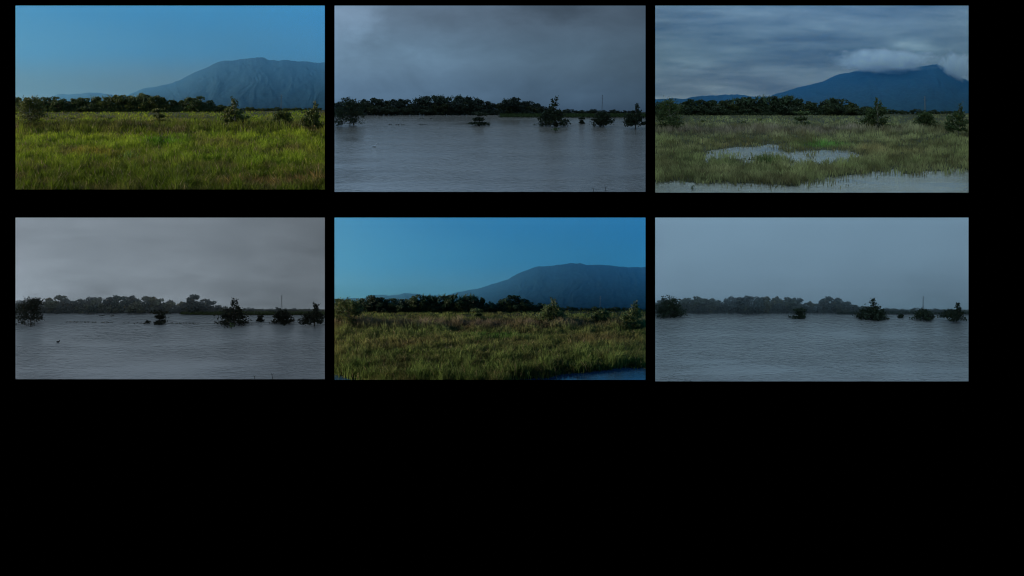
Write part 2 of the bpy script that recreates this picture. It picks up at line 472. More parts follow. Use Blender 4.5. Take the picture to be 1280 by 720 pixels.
# ------------------------------------------------------------------ mountains
def ridge_mesh(p, prof, Yr, Yf, seed, gully=0.11, nx=320, ny=70, px0=None, px1=None):
    """a ridge whose crest follows prof (picture points) at distance Yr and whose near foot lies at Yf"""
    xs = np.array([q[0] for q in prof], float); yy = np.array([q[1] for q in prof], float)
    px = np.linspace(px0 or xs[0], px1 or xs[-1], nx)
    py = np.interp(px, xs, yy)
    ks = np.ones(13)/13; pad = np.concatenate([np.full(6, py[0]), py, np.full(6, py[-1])]); pys = np.convolve(pad, ks, 'valid')
    jit = py - pys + (fbm(px/6.0 + seed, px*0+seed, 3)-0.5)*1.8 + (fbm(px/1.6 + seed, px*0+seed, 2)-0.5)*0.7
    base = lambda Yv: (EYE - p.yfar - 4.0)/F*Yv
    crest = (EYE - pys)/F*Yr - base(Yr)
    V = []
    for j in range(ny):
        t = j/(ny-1)                              # 0 foot .. 1 crest
        Yv = Yf + (Yr-Yf)*t
        wv = (fbm(px/45.0 + 5, np.full(nx, 1.7*t), 3) - 0.5)*2.6
        ridge = 1 - np.abs(fbm(px/30.0 + wv + 0.9*t, np.full(nx, 1.9*t + seed) + wv*0.5, 4)*2 - 1)
        fine = fbm(px/6.0 + wv*2, np.full(nx, 9*t + seed), 4) - 0.5
        k = t**0.85 + (ridge - 0.75)*gully*2.4*t*(1-t) + fine*0.11*t*(1-t)
        V.append(np.stack([(px-640)/F*Yv, np.full(nx, Yv), base(Yv) + crest*np.clip(k, 0, 1.0) - jit/F*Yr*t**8], 1))
    for back in (0.6, -0.05):
        Yv = Yr + 3*(1-back)
        V.append(np.stack([(px-640)/F*Yv, np.full(nx, Yv), base(Yr) + crest*back], 1))
    V = np.concatenate(V); n2 = ny+2
    I = np.arange(nx*n2).reshape(n2, nx)
    a, b, c, d = I[:-1, :-1].ravel(), I[:-1, 1:].ravel(), I[1:, 1:].ravel(), I[1:, :-1].ravel()
    m = np_mesh('mountain', V, np.concatenate([np.stack([a, b, c], 1), np.stack([a, c, d], 1)]))
    m.polygons.foreach_set('use_smooth', np.ones(len(m.polygons), bool))
    return m
def zp(lst, ox, oy, k): return [(ox + x/k, oy + y/k) for x, y in lst]
MT1 = zp([(380,352),(425,323),(470,306),(520,298),(560,288),(600,275),(640,252),(670,240),(700,228),(725,215),(745,211),(770,211),(800,206),(830,203),(860,199),(880,199),(905,207),(930,209),(960,207),(1000,213),(1040,214),(1070,217),(1110,212)], 10, 0, 2.769)
MT3 = zp([(375,352),(420,328),(460,316),(500,305),(560,290),(600,280),(640,260),(700,248),(760,238),(840,240),(900,236),(950,228),(988,220),(1010,230),(1040,246),(1070,268),(1118,290)], 814, 0, 2.769)
MT5 = zp([(410,350),(460,327),(500,315),(560,305),(610,292),(650,278),(685,268),(700,258),(740,240),(790,222),(800,218),(850,218),(900,210),(940,206),(960,206),(1000,213),(1050,213),(1100,218),(1150,220),(1195,222),(1232,216)], 412, 262, 3.077)
HL1 = zp([(20,345),(80,338),(130,338),(180,326),(240,325),(280,318),(320,322),(360,329),(430,331),(520,338)], 10, 0, 2.769)
HL3 = zp([(5,345),(60,340),(120,342),(160,331),(230,330),(275,326),(320,330),(360,334),(440,335),(520,340)], 814, 0, 2.769)
HL5 = zp([(8,345),(80,340),(130,341),(170,328),(240,328),(290,321),(330,324),(370,330),(450,332),(540,338)], 412, 262, 3.077)
for p, mt, hl, Yr, Yf, lab, lab2 in (
    (P1, MT1, HL1, 226, 196, 'long forested mountain ridge behind the sunlit green marsh', 'small low blue hill behind the sunlit marsh forest'),
    (P3, MT3, HL3, 226, 196, 'forested mountain with its summit hidden in cloud', 'low dark hill below streaky clouds'),
    (P5, MT5, HL5, 272, 251, 'long forested mountain ridge behind the marsh with blue pool', 'small low hill behind the marsh with blue pool')):
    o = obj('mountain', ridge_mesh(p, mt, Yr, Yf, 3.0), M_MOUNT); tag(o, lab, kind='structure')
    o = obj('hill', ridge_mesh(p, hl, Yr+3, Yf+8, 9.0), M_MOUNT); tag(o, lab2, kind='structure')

# ------------------------------------------------------------------ foliage
def leaf_cards(centres, size, rng, up=0.3, long=1.6, cup=0.25):
    """diamond leaves with a fold along the midrib: 4 vertices, 2 triangles each"""
    n = len(centres)
    d = rng.normal(size=(n, 3)); d[:, 2] += up*0.6
    d /= np.linalg.norm(d, axis=1, keepdims=True)
    r = rng.normal(size=(n, 3)); s = np.cross(d, r); s /= np.linalg.norm(s, axis=1, keepdims=True)
    nn = np.cross(d, s)
    size = np.broadcast_to(np.asarray(size), (n,))[:, None]
    a = centres - d*size*long*0.5; b = centres + d*size*long*0.5
    c = centres + s*size*0.5 + nn*size*cup; e = centres - s*size*0.5 + nn*size*cup
    V = np.stack([a, c, b, e], 1).reshape(-1, 3)
    k = np.arange(n)[:, None]*4
    T = np.concatenate([k + [0, 1, 2], k + [0, 2, 3]])
    return V, T

def clump_points(clumps, per, rng, shell=0.55):
    P = []
    for (c, r) in clumps:
        v = rng.normal(size=(per, 3)); v /= np.linalg.norm(v, axis=1, keepdims=True)
        rad = shell + (1-shell)*rng.random(per)
        P.append(np.asarray(c) + v*rad[:, None]*np.asarray(r))
    return np.concatenate(P)

def leaf_cols(n, rng, base, var=0.35, warm=0.25, old=0.06):
    c = np.array(base)[None, :] * (1 - var + 2*var*rng.random((n, 1)))
    w = rng.random(n)
    c[:, 0] *= 1 + warm*(w-0.3)
    c[rng.random(n) < old] *= np.array([2.2, 1.4, 1.0])
    return np.repeat(np.clip(c, 0, 0.6), 4, 0)

# -- forest trees: a few shapes with unit height, reused
def forest_shape(seed, kind):
    rng = np.random.default_rng(seed); rd = random.Random(seed)
    cl = []
    if kind == 'round':
        for i in range(15):
            a = rd.random()*6.28; h = 0.16 + 0.70*rd.random()
            R = 0.46*math.sqrt(max(0.05, 1 - ((h-0.45)/0.52)**2))
            q = R*math.sqrt(rd.random())
            cl.append(((math.cos(a)*q, math.sin(a)*q, h), np.array([0.17, 0.17, 0.14])*(0.8+0.5*rd.random())))
        cl.append(((0.02, 0, 0.88), np.array([0.16, 0.16, 0.11])))
    elif kind == 'broad':
        for i in range(18):
            a = rd.random()*6.28; h = 0.12 + 0.68*rd.random()
            R = 0.66*math.sqrt(max(0.05, 1 - ((h-0.40)/0.55)**2))
            q = R*math.sqrt(rd.random())
            cl.append(((math.cos(a)*q, math.sin(a)*q, h), np.array([0.2, 0.2, 0.14])*(0.8+0.5*rd.random())))
        cl.append(((-0.1, 0, 0.88), np.array([0.2, 0.2, 0.11])))
    else:                                   # tall
        for i in range(14):
            a = rd.random()*6.28; h = 0.2 + 0.68*rd.random()
            R = 0.30*math.sqrt(max(0.05, 1 - ((h-0.55)/0.5)**2))
            q = R*math.sqrt(rd.random())
            cl.append(((math.cos(a)*q, math.sin(a)*q, h), np.array([0.13, 0.13, 0.12])*(0.8+0.5*rd.random())))
        cl.append(((0, 0, 0.9), np.array([0.10, 0.10, 0.10])))
    P = clump_points(cl, 64, rng)
    P = P[P[:, 2] > 0.01]
    V, T = leaf_cards(P, 0.055 + 0.03*rng.random(len(P)), rng)
    return V, T, P, rng
def forest_trunk(seed):
    rd = random.Random(seed); b = MB()
    top = (rd.uniform(-.04, .04), rd.uniform(-.04, .04), 0.62)
    b.tube([(0, 0, -0.03), (0.01, 0, 0.25), top], [0.030, 0.024, 0.012], 6)
    for i in range(4):
        a = rd.random()*6.28; h = rd.uniform(0.25, 0.55)
        b.tube([(0.005, 0, h), (math.cos(a)*0.14, math.sin(a)*0.14, h+0.12), (math.cos(a)*0.25, math.sin(a)*0.25, h+0.28)], [0.013, 0.009, 0.004], 5)
    return b.mesh('trunk')
def palm_shape(seed):
    rng = np.random.default_rng(seed); rd = random.Random(seed)
    V, T = [], []
    for i in range(15):
        a = rd.random()*6.28; el = rd.uniform(0.1, 1.25); L = rd.uniform(0.26, 0.40)
        pts = []
        for j in range(6):
            t = j/5; r = L*t*math.cos(el*(1-0.35*t)); z = L*(math.sin(el)*t - 0.75*t*t*math.cos(el)*0.9)
            pts.append((math.cos(a)*r, math.sin(a)*r, 0.78+z))
        side = Vector((-math.sin(a), math.cos(a), 0))
        for j in range(1, 6):
            for sgn in (-1, 1):
                p0 = Vector(pts[j-1]); p1 = Vector(pts[j])
                w = 0.075*(1-0.6*abs(j/5-0.45))
                tip = p0*0.3 + p1*0.7 + side*sgn*w + Vector((0, 0, -0.035))
                k = len(V); V += [tuple(p0), tuple(p1), tuple(tip)]; T.append((k, k+1, k+2))
    return np.array(V), np.array(T)
def palm_trunk(seed):
    rd = random.Random(seed); b = MB(); l = rd.uniform(-.05, .05)
    b.tube([(0, 0, -.03), (l*.4, 0, .3), (l*.8, 0, .6), (0, 0, .79)], [.028, .022, .018, .016], 6)
    return b.mesh('trunk')

KINDS = ['round', 'round', 'broad', 'broad', 'tall', 'round']
TRUNKS = [forest_trunk(i) for i in range(3)]
PALM_T = [palm_trunk(i) for i in range(2)]
for m in TRUNKS: m.materials.append(M_BARK)
for m in PALM_T: m.materials.append(M_BARK)
def crown_set(base, tagname, warm=0.2):
    out = []
    for i, k in enumerate(KINDS):
        V, T, P, rng = forest_shape(100+i, k)
        m = np_mesh('crown', V, T, leaf_cols(len(P), rng, A(base)*A([(1, 1, 1), (.75, .8, .85), (1.35, 1.25, 1.0), (.9, .95, 1), (1.6, 1.35, .9), (.7, .85, .8)][i]), 0.5, warm, 0.04)); m.materials.append(M_LEAF); out.append(m)
    return out
def palm_set(base):
    out = []
    for i in range(2):
        V, T = palm_shape(40+i); rng = np.random.default_rng(i)
        c = np.array(base)*(0.6+0.8*rng.random((len(T), 1))); m = np_mesh('fronds', V, T, np.repeat(c, 3, 0)); m.materials.append(M_LEAF); out.append(m)
    return out

def place_tree(name, crown, crown_name, trunk, x, Y, z, h, wid, rot, label, cat, group):
    e = empty(name, (x, Y, z)); tag(e, label, cat, group)
    e.rotation_euler[2] = rot; e.scale = (h*wid, h*wid, h)
    obj(crown_name, crown, None, e); obj('trunk', trunk, None, e)
    return e

def forest(p, prof, base, palm, seed, place, dy=0.0, far=None):
    """trees of the forest edge; prof gives the top of the tree line as (px, py)"""
    rd = random.Random(seed)
    crowns = crown_set(base, p.name); palms = palm_set(palm) if palm else None
    xs = [q[0] for q in prof]; ys = [q[1] for q in prof]
    top = lambda px: float(np.interp(px, xs, ys))
    lim = lambda px, r: p.wl + r < px < p.wr - r
    n = 0
    rows = ((0.1, 11.6, 0.60), (1.2, 11.0, 1.0))
    for ri, (back, step, hf) in enumerate(rows):
        px = xs[0] + rd.random()*step
        while px < xs[-1]:
            Y = p.Y(p.yfar - back - rd.random()*1.1)
            basepy = EYE - p.z0*F/Y
            tpx = top(px) + rd.uniform(-1.8, 2.2)
            hpx = (basepy - tpx)*hf*(rd.uniform(0.8, 1.15) if ri < 1 else 1)
            if hpx > 2.0:
                h = hpx/F*Y/0.98
                w = rd.uniform(1.0, 1.4)*(1.3 if hpx < 12 else 1.0)
                if lim(px, hpx*0.5):
                    k = rd.randrange(len(crowns))
                    place_tree('forest_tree', crowns[k], 'crown', TRUNKS[k % 3], p.X(px, Y), Y, p.z0, h, w, rd.random()*6.28,
                               'dark broadleaf tree in the forest edge behind ' + place, 'tree', 'forest trees behind ' + place)
            px += step*rd.uniform(0.75, 1.25); n += 1
    # undergrowth that fills the wood between and behind the trees
    rng = np.random.default_rng(seed + 300); m = 9000
    px = xs[0] + (min(xs[-1], p.wr - 3) - xs[0])*rng.random(m); px = px[px > p.wl + 2]; m = len(px)
    by = p.yfar - 0.1 - 2.3*rng.random(m); Yv = p.Y(by)
    room = np.maximum(by - np.interp(px, xs, ys), 1.0)
    hz = room*(0.10 + 0.85*rng.random(m)**1.2)*(0.55 + 0.42*fbm(px/6.0, px*0 + seed)) * (0.45 + 0.55*smooth(0, 1.6, p.yfar - by))
    low = rng.random(m) < 0.3
    by = np.where(low, p.yfar - 0.6*rng.random(m), by); Yv = p.Y(by)
    hz = np.where(low, 3.2*rng.random(m)*np.minimum(1, room/10), hz)
    C = np.stack([(px - 640)/F*Yv, Yv, p.z0 + hz/F*Yv], 1)
    V, T = leaf_cards(C, 1.5*Yv/F*(0.6 + 0.8*rng.random(m)), rng)
    o = obj('undergrowth', np_mesh('undergrowth', V, T, leaf_cols(m, rng, base, 0.45, 0.2, 0.02)), M_LEAF)
    tag(o, 'tangled dark undergrowth of the wood behind ' + place, 'undergrowth', kind='stuff')
    if palms:
        for px in (118, 130, 139, 146, 152, 158, 163, 169, 175, 181, 188, 195, 213, 233):
            px = p.L + (px - 19) + rd.uniform(-1.5, 1.5)
            Y = p.Y(p.yfar - 1.25); basepy = EYE - p.z0*F/Y
            h = (basepy - top(px) + rd.uniform(-1.5, 2.2))/F*Y
            place_tree('palm_tree', palms[rd.randrange(2)], 'fronds', PALM_T[rd.randrange(2)], p.X(px, Y), Y, p.z0, h/0.95, 0.75, rd.random()*6.28,
                       'pale-fronded palm rising out of the forest behind ' + place, 'palm', 'palms behind ' + place)
    if far:
        for px, tp in far:
            Y = p.Y(p.yfar - 0.8 - rd.random()*1.2); basepy = EYE - p.z0*F/Y
            h = max(basepy - tp + 0.4, 4.0)/F*Y
            k = rd.choice((2, 3, 0))
            place_tree('distant_tree', crowns[k], 'crown', TRUNKS[k % 3], p.X(px, Y), Y, p.z0, h, rd.uniform(1.2, 1.7), rd.random()*6.28,
                       'small far tree in the low row beyond ' + place, 'tree', 'far low tree row beyond ' + place)

def prof_for(ox, oy):   # tree line of the first view, shifted
    raw = [(19, 122), (34, 124), (46, 127), (55, 124), (62, 120.5), (72, 119.5), (84, 122.5), (96, 123), (112, 121), (124, 120), (140, 119.5), (156, 118.5), (172, 118.5), (184, 118.5), (192, 119.5), (199, 122.5), (206, 124), (214, 126), (222, 126.5), (230, 124), (240, 120.5), (247, 119), (253, 121.5), (260, 125.5), (268, 127.5), (276, 129), (284, 131.5), (292, 135)]
    return [(x + ox, y + oy) for x, y in raw]
FAR = [(297, 136), (304, 136.5), (310, 134.5), (316, 135), (322, 136.5), (328, 136), (334, 136.8), (340, 136.2), (345, 134.5), (351, 136.5), (357, 136), (363, 136.6), (369, 135.3), (375, 137), (381, 136.5), (387, 136.8), (393, 136.5), (399, 136.2)]
def far_for(ox, oy): return [(x+ox, y+oy) for x, y in FAR]

forest(P1, prof_for(0, 0), (0.058, 0.085, 0.026), (0.14, 0.17, 0.07), 1, P1.place, far=far_for(0, -0.8))
forest(P2, prof_for(399, 2.0), (0.034, 0.048, 0.030), (0.050, 0.075, 0.04), 2, P2.place, far=far_for(399, 1.8))
forest(P3, prof_for(800, 2.5), (0.036, 0.055, 0.028), (0.050, 0.085, 0.04), 3, P3.place, far=far_for(800, 2.0))
forest(P4, prof_for(0, 251.5), (0.095, 0.125, 0.120), None, 4, P4.place, far=far_for(0, 250))  # leaf colour paled and blued: part of the mist is painted into it
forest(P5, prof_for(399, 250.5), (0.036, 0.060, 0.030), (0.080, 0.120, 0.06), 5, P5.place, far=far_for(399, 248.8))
forest(P6, prof_for(800, 252.0), (0.062, 0.082, 0.074), None, 6, P6.place, far=far_for(800, 250.6))  # leaves lightened, some of the rain mist put into their colour

# -- single trees standing in the marsh
def marsh_tree(p, name, kind, cx, top, base, w, seed, col, label, cat, leaf_px=2.0, trunk_pale=False, density=1.0, spire=0.0, gap=0.0):
    """w: width in pixels; gap: share of the height left open above the ground"""
    rng = np.random.default_rng(seed); rd = random.Random(seed); per = 40
    Y = p.Y(base); s = Y / F                         # metres per pixel there
    H = (base - top)*s; W = w*s
    e = empty(name, (p.X(cx, Y), Y, p.z0)); tag(e, label, cat)
    cl = []
    tips = []
    if kind == 'round':                              # dome of clumps down to the ground
        for i in range(int(62*density)):
            a = rd.random()*6.28; t = rd.random()**0.8; h = gap + (1-gap)*(0.05 + 0.85*t)
            R = 0.5*W*math.sqrt(max(0.06, 1 - ((t*0.95)**2.0)))*rd.uniform(0.3, 0.98)
            r = rd.uniform(0.045, 0.09)*W
            cl.append(((math.cos(a)*R, math.sin(a)*R*0.8, h*H), (r, r, r*0.75)))
            tips.append(cl[-1][0])
    elif kind == 'wide':                             # big spreading crown, darker, some trunk showing
        for i in range(int(74*density)):
            a = rd.random()*6.28; t = rd.random(); h = gap + (1-gap)*(0.08 + 0.84*t)
            R = 0.5*W*(1 - 0.55*max(0, (t-0.45)/0.55)**1.5)*math.sqrt(rd.uniform(0.1, 0.95))
            r = rd.uniform(0.05, 0.09)*W
            cl.append(((math.cos(a)*R, math.sin(a)*R*0.8, h*H), (r, r, r*0.8)))
            tips.append(cl[-1][0])
    elif kind == 'layered':                          # flat sprays in a few storeys
        for lay, (h, R) in enumerate(((0.14, 0.50), (0.46, 0.22), (0.84, 0.36))):
            for i in range(13):
                a = rd.random()*6.28; q = rd.uniform(0.1, 1.0)*R*W
                r = rd.uniform(0.05, 0.10)*W
                cl.append(((math.cos(a)*q, math.sin(a)*q*0.8, (h + rd.uniform(-.06, .06))*H), (r, r, r*0.4)))
                tips.append(cl[-1][0])
    elif kind == 'spire':                            # broad skirt and a thin leader with loose clusters
        for i in range(int(58*density)):
            a = rd.random()*6.28; t = rd.random(); h = gap + ((0.68 if trunk_pale else 0.54)-gap)*t
            R = 0.52*W*math.sqrt(1 - (0.9*t)**2)*math.sqrt(rd.uniform(0.12, 1.0))
            r = rd.uniform(0.045, 0.08)*W
            cl.append(((math.cos(a)*R - 0.04*W, math.sin(a)*R*0.8, h*H), (r, r, r*0.75)))
            tips.append(cl[-1][0])
        for i in range(13):
            h = 0.55 + 0.44*(i+rd.random())/13; a = rd.random()*6.28
            R = W*(0.12*(1-h)/0.45 + 0.06)*rd.uniform(0.4, 1.2)
            r = rd.uniform(0.022, 0.040)*W
            cl.append(((math.cos(a)*R + spire*W, math.sin(a)*R, h*H), (r, r, r)))
            tips.append(cl[-1][0])
    tx = spire*W
    bx = e.location.x; by = e.location.y
    inside = lambda q, m: p.wl+m < 640 + (q[0]+bx)/(q[1]+by)*F < p.wr-m
    P = []; limbs = []
    for (c, r) in cl:                                # every clump hangs on a limb that leaves the trunk lower down
        c = A(c); hb = max(0.03*H, min(c[2]*rd.uniform(0.45, 0.8), 0.85*H))
        root = A([tx*hb/H, 0, hb]); mid = (root + c)*0.5 + A([0, 0, 0.05*H*rd.uniform(-0.5, 1)])
        limbs.append((root, mid, c, r[0]))
        n = int(per*rd.uniform(0.5, 1.5)*(0.45 if r[0] < 0.042*W else 1))
        t = (0.82 if kind == 'layered' else 0.55) + (0.2 if kind == 'layered' else 0.52)*rng.random(n)**0.7
        pos = (1-t)[:, None]**2*root + (2*t*(1-t))[:, None]*mid + (t**2)[:, None]*c
        P.append(pos + rng.normal(size=(n, 3))*A(r)*0.62*(0.3 + t)[:, None])
    P = np.concatenate(P)
    P = P[P[:, 2] > 0.015*H]
    px = 640 + (P[:, 0]+bx)/(P[:, 1]+by)*F
    P = P[(px > p.wl+2) & (px < p.wr-2)]
    V, T = leaf_cards(P, leaf_px*s*(0.6+0.8*rng.random(len(P))), rng, up=0.8, long=1.8)
    patch = 0.55 + 0.9*fbm(P[:, 0]/(0.16*W) + seed, P[:, 2]/(0.16*W) + P[:, 1]/(0.3*W), 3)
    cols = leaf_cols(len(P), rng, col, 0.45, 0.35, 0.05)*np.repeat(patch, 4)[:, None]
    obj('foliage', np_mesh('foliage', V, T, cols), M_LEAF, e)
    bark = M_PALE_BARK if trunk_pale else M_BARK
    b = MB(); r0 = 0.022*W
    b.tube([(tx*0.2, 0, -0.12*H), (tx*0.5 + 0.02*W, 0, 0.3*H), (tx*0.8 - 0.015*W, 0, 0.62*H), (tx, 0, (0.98 if kind == 'spire' else 0.85)*H)], [r0, r0*0.8, r0*0.55, r0*0.2], 7)
    obj('trunk', b.mesh('trunk'), bark, e)
    rd.shuffle(limbs)
    for root, mid, c, r in [q for q in limbs if inside(q[2], 3)][:14]:
        b = MB()
        b.tube([tuple(root), tuple(mid*0.9 + c*0.1), tuple(c)], [r0*0.45, r0*0.3, r0*0.12], 5)
        for k in range(3):                           # twigs at the end of the limb
            d = A([rd.uniform(-1, 1), rd.uniform(-1, 1), rd.uniform(-0.3, 1)])*r*1.3
            b.tube([tuple(mid*0.3 + c*0.7), tuple(c + d)], [r0*0.16, r0*0.05], 4)
        obj('branch', b.mesh('branch'), bark, e)
    return e

G1 = (0.066, 0.094, 0.022); G5 = (0.072, 0.108, 0.036)
G3 = (0.060, 0.095, 0.036); G2 = (0.034, 0.050, 0.022); G4 = (0.022, 0.030, 0.020); G6 = (0.030, 0.046, 0.026)
def five(p, ox, oy, C, place, dims, seed, pale):
    """dims: for each of the five trees (cx, top, base, width)"""
    (a, b, c, d, f) = dims
    marsh_tree(p, 'spreading_tree', 'wide', *a, seed+1, C, 'big spreading leafy tree cut by the edge of ' + place, 'tree', 1.25, pale, gap=0.0)
    marsh_tree(p, 'low_tree', 'layered', *b, seed+2, C, 'small open tree with flat layered sprays alone in ' + place, 'tree', 1.2, False)
    marsh_tree(p, 'spired_tree', 'spire', *c, seed+3, C, 'tall bushy tree with a thin leafy spire in ' + place, 'tree', 1.4, pale, 1.1, spire=0.0)
    marsh_tree(p, 'round_bush', 'round', *d, seed+4, C, 'dense dome-shaped bush between two taller trees in ' + place, 'bush', 1.25, False)
    marsh_tree(p, 'slender_tree', 'spire', *f, seed+5, C, 'upright slender tree beside the dome bush in ' + place, 'tree', 1.35, pale, 0.9, spire=0.10, gap=0.16)

five(P1, 0, 0, G1, P1.place, [(37, 119, 160, 40), (199, 135, 154, 26), (293, 121, 160, 38), (352, 137, 157.5, 31), (391, 126, 165, 30)], 10, True)
five(P2, 0, 0, G2, P2.place, [(437, 121, 157.5, 42), (599, 139, 157, 28), (693, 122, 158, 42), (754, 140, 158, 33), (793, 129, 161, 32)], 20, False)
five(P3, 0, 0, G3, P3.place, [(837, 121, 162, 42), (1001, 138, 157, 26), (1097, 122, 161, 40), (1157, 140, 160.5, 32), (1197, 128, 170, 30)], 30, True)
five(P4, 0, 0, G4, P4.place, [(38, 371.5, 405.5, 44), (199, 388, 404, 30), (293, 372, 405.5, 42), (352, 387.5, 404.5, 32), (392, 378, 407.5, 32)], 40, False)
five(P5, 0, 0, G5, P5.place, [(436, 370.5, 407, 40), (597, 385, 401, 22), (692, 372.5, 405, 40), (752, 387, 404, 32), (791, 377, 411, 30)], 50, True)
five(P6, 0, 0, G6, P6.place, [(838, 371, 395.8, 40), (999, 385, 398, 25), (1093, 373.5, 398.5, 40), (1154, 388.5, 399.6, 33), (1194, 379, 402, 34)], 60, False)

# ------------------------------------------------------------------ grass
def blades(p, pts, hgt_px, wid_px, cols, rng, lean=0.45, zoff=0.02):
    """curved blades of grass on the floor of a view; pts are picture positions of their feet"""
    px, py = pts[:, 0], pts[:, 1]; n = len(px)
    Y = -p.z0*F/(py-EYE); s = Y/F
    X = (px-640)*s
    base = np.stack([X, Y, np.full(n, p.z0+zoff)], 1)
    h = hgt_px*s; w = wid_px*s
    a = rng.random(n)*2*np.pi
    ln = lean*(0.25+rng.random(n))*h
    d = np.stack([np.cos(a)*ln, np.sin(a)*ln, np.zeros(n)], 1)
    f = rng.random(n)*np.pi
    sd = np.stack([np.cos(f)*w*0.5, np.sin(f)*w*0.5, np.zeros(n)], 1)
    up = np.array([0, 0, 1.0])
    v0, v1 = base-sd, base+sd
    mid = base + d*0.3 + up*(h*0.58)[:, None]
    v2, v3 = mid-sd*0.75, mid+sd*0.75
    v4 = base + d + up*(h*0.97 - ln*0.12)[:, None]
    V = np.stack([v0, v1, v2, v3, v4], 1).reshape(-1, 3)
    k = np.arange(n)[:, None]*5
    T = np.concatenate([k+[0, 1, 3], k+[0, 3, 2], k+[2, 3, 4]])
    return V, T, np.repeat(np.clip(cols, 0, 0.7), 5, 0)

def mixc(a, b, t): return a*(1-t)[:, None] + b*t[:, None]
def field(p, n, seed, wet, colour, hscale, label):
    rng = np.random.default_rng(seed)
    u = rng.random(n); px = p.wl + 2 + (p.wr-p.wl-4)*rng.random(n)
    py = p.yfar - 2.0 + (p.B + 14.0 - p.yfar)*u**1.0
    w = wet(px, py)
    w = np.clip(w, 0, 1)
    keep = rng.random(n) > np.where(w > 0, 0.12 + 0.88*w**0.5, 0)*np.where((w > 0.6) & (vnoise(px/7.0, py/2.5) > 0.70) & (py < p.B - 20), 0.93, 1.003)
    px, py = px[keep], py[keep]; w = w[keep]; n = len(px)
    t = np.clip((py-p.yfar)/(p.B-p.yfar), 0, 1.1)
    h = (1.6 + 10.5*t**0.9)*hscale(px, py)*(0.55+0.9*rng.random(n))*(1-0.6*w)
    wd = 0.70 + 0.42*t
    c = colour(px - p.L, py, t, rng)*(0.65+0.7*rng.random((n, 1)))
    kk = np.clip((fbm(px/22.0 + seed, py/3.6, 4) - 0.5)*2.4 + 0.5, 0, 1)
    tus = np.clip((vnoise(px/6.5 + seed, py/2.2) - 0.5)*1.4 + 0.5, 0, 1)
    h = h*(0.55 + 0.5*kk + 0.45*tus)
    c = c*(0.42 + 0.75*kk + 0.38*tus)[:, None]
    brown = np.clip((fbm(px/28.0 + 9*seed, py/4.5 + 3, 4) - 0.52)*5, 0, 1)*0.55
    c = mixc(c, np.tile(A([0.150, 0.115, 0.048]), (n, 1))*(0.5 + 0.8*rng.random((n, 1))), brown)
    dead = rng.random(n) < 0.06*(0.4 + 1.2*(1-kk))
    c[dead] = A([0.26, 0.20, 0.11])*(0.5 + 0.8*rng.random((dead.sum(), 1))); h[dead] *= 0.95
    V, T, C = blades(p, np.stack([px, py], 1), h, wd*(0.7+0.6*rng.random(n)), c, rng)
    o = obj('grass', np_mesh('grass', V, T, C), M_GRASS)
    return tag(o, label, 'grass', kind='stuff')

def bump2(u, v, cx, cy, rx, ry): return np.exp(-(((u-cx)/rx)**2 + ((v-cy)/ry)**2))
def col1(u, v, t, rng):
    n1 = fbm(u/30, v/7); n2 = fbm(u/9+40, v/3+9)
    c = mixc(np.tile(A([0.105, 0.165, 0.022]), (len(u), 1)), np.tile(A([0.150, 0.180, 0.030]), (len(u), 1)), n1)
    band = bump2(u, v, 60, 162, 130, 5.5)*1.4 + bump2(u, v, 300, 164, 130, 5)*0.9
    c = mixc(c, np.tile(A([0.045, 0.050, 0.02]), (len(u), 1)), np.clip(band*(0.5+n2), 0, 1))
    c = mixc(c, np.tile(A([0.105, 0.225, 0.02]), (len(u), 1)), np.clip(bump2(u, v, 185, 179, 30, 5)*1.2, 0, 1))
    br = bump2(u, v, 95, 195, 45, 5) + bump2(u, v, 250, 182, 50, 5)*0.5 + bump2(u, v, 350, 193, 50, 6)*0.5
    c = mixc(c, np.tile(A([0.17, 0.115, 0.045]), (len(u), 1)), np.clip(br*n2*1.3, 0, 0.85))
    c = mixc(c, np.tile(A([0.24, 0.29, 0.04]), (len(u), 1)), np.clip(bump2(u, v, 180, 173, 190, 7)*0.7 + bump2(u, v, 150, 146, 250, 5)*0.6, 0, 1)*smooth(0.35, 0.6, n1))
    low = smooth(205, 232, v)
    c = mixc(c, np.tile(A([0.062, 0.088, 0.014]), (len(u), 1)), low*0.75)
    dead = (bump2(u, v, 290, 236, 40, 6) + bump2(u, v, 370, 232, 45, 7))*smooth(0.45, 0.6, n2)
    c = mixc(c, np.tile(A([0.24, 0.155, 0.10]), (len(u), 1)), np.clip(dead*1.2, 0, 0.9))
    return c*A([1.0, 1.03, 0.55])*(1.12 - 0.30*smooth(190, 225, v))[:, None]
def col3(u, v, t, rng):
    n1 = fbm(u/30+7, v/7); n2 = fbm(u/9+40, v/3+9)
    c = mixc(np.tile(A([0.16, 0.185, 0.05]), (len(u), 1)), np.tile(A([0.21, 0.20, 0.07]), (len(u), 1)), n1)
    band = bump2(u, v, 70, 165, 150, 5.0) + bump2(u, v, 230, 163, 150, 5)*0.8
    c = mixc(c, np.tile(A([0.165, 0.14, 0.075]), (len(u), 1)), np.clip(band*(0.4+n2), 0, 1))
    c = mixc(c, np.tile(A([0.10, 0.22, 0.035]), (len(u), 1)), np.clip(bump2(u, v, 208, 182.5, 30, 3.2)*1.6, 0, 1))
    br = bump2(u, v, 110, 183, 60, 6) + bump2(u, v, 270, 190, 80, 8)
    c = mixc(c, np.tile(A([0.20, 0.15, 0.05]), (len(u), 1)), np.clip(br*n2, 0, 0.8))
    return c*1.72*A([1.08, 1.03, 1.55])
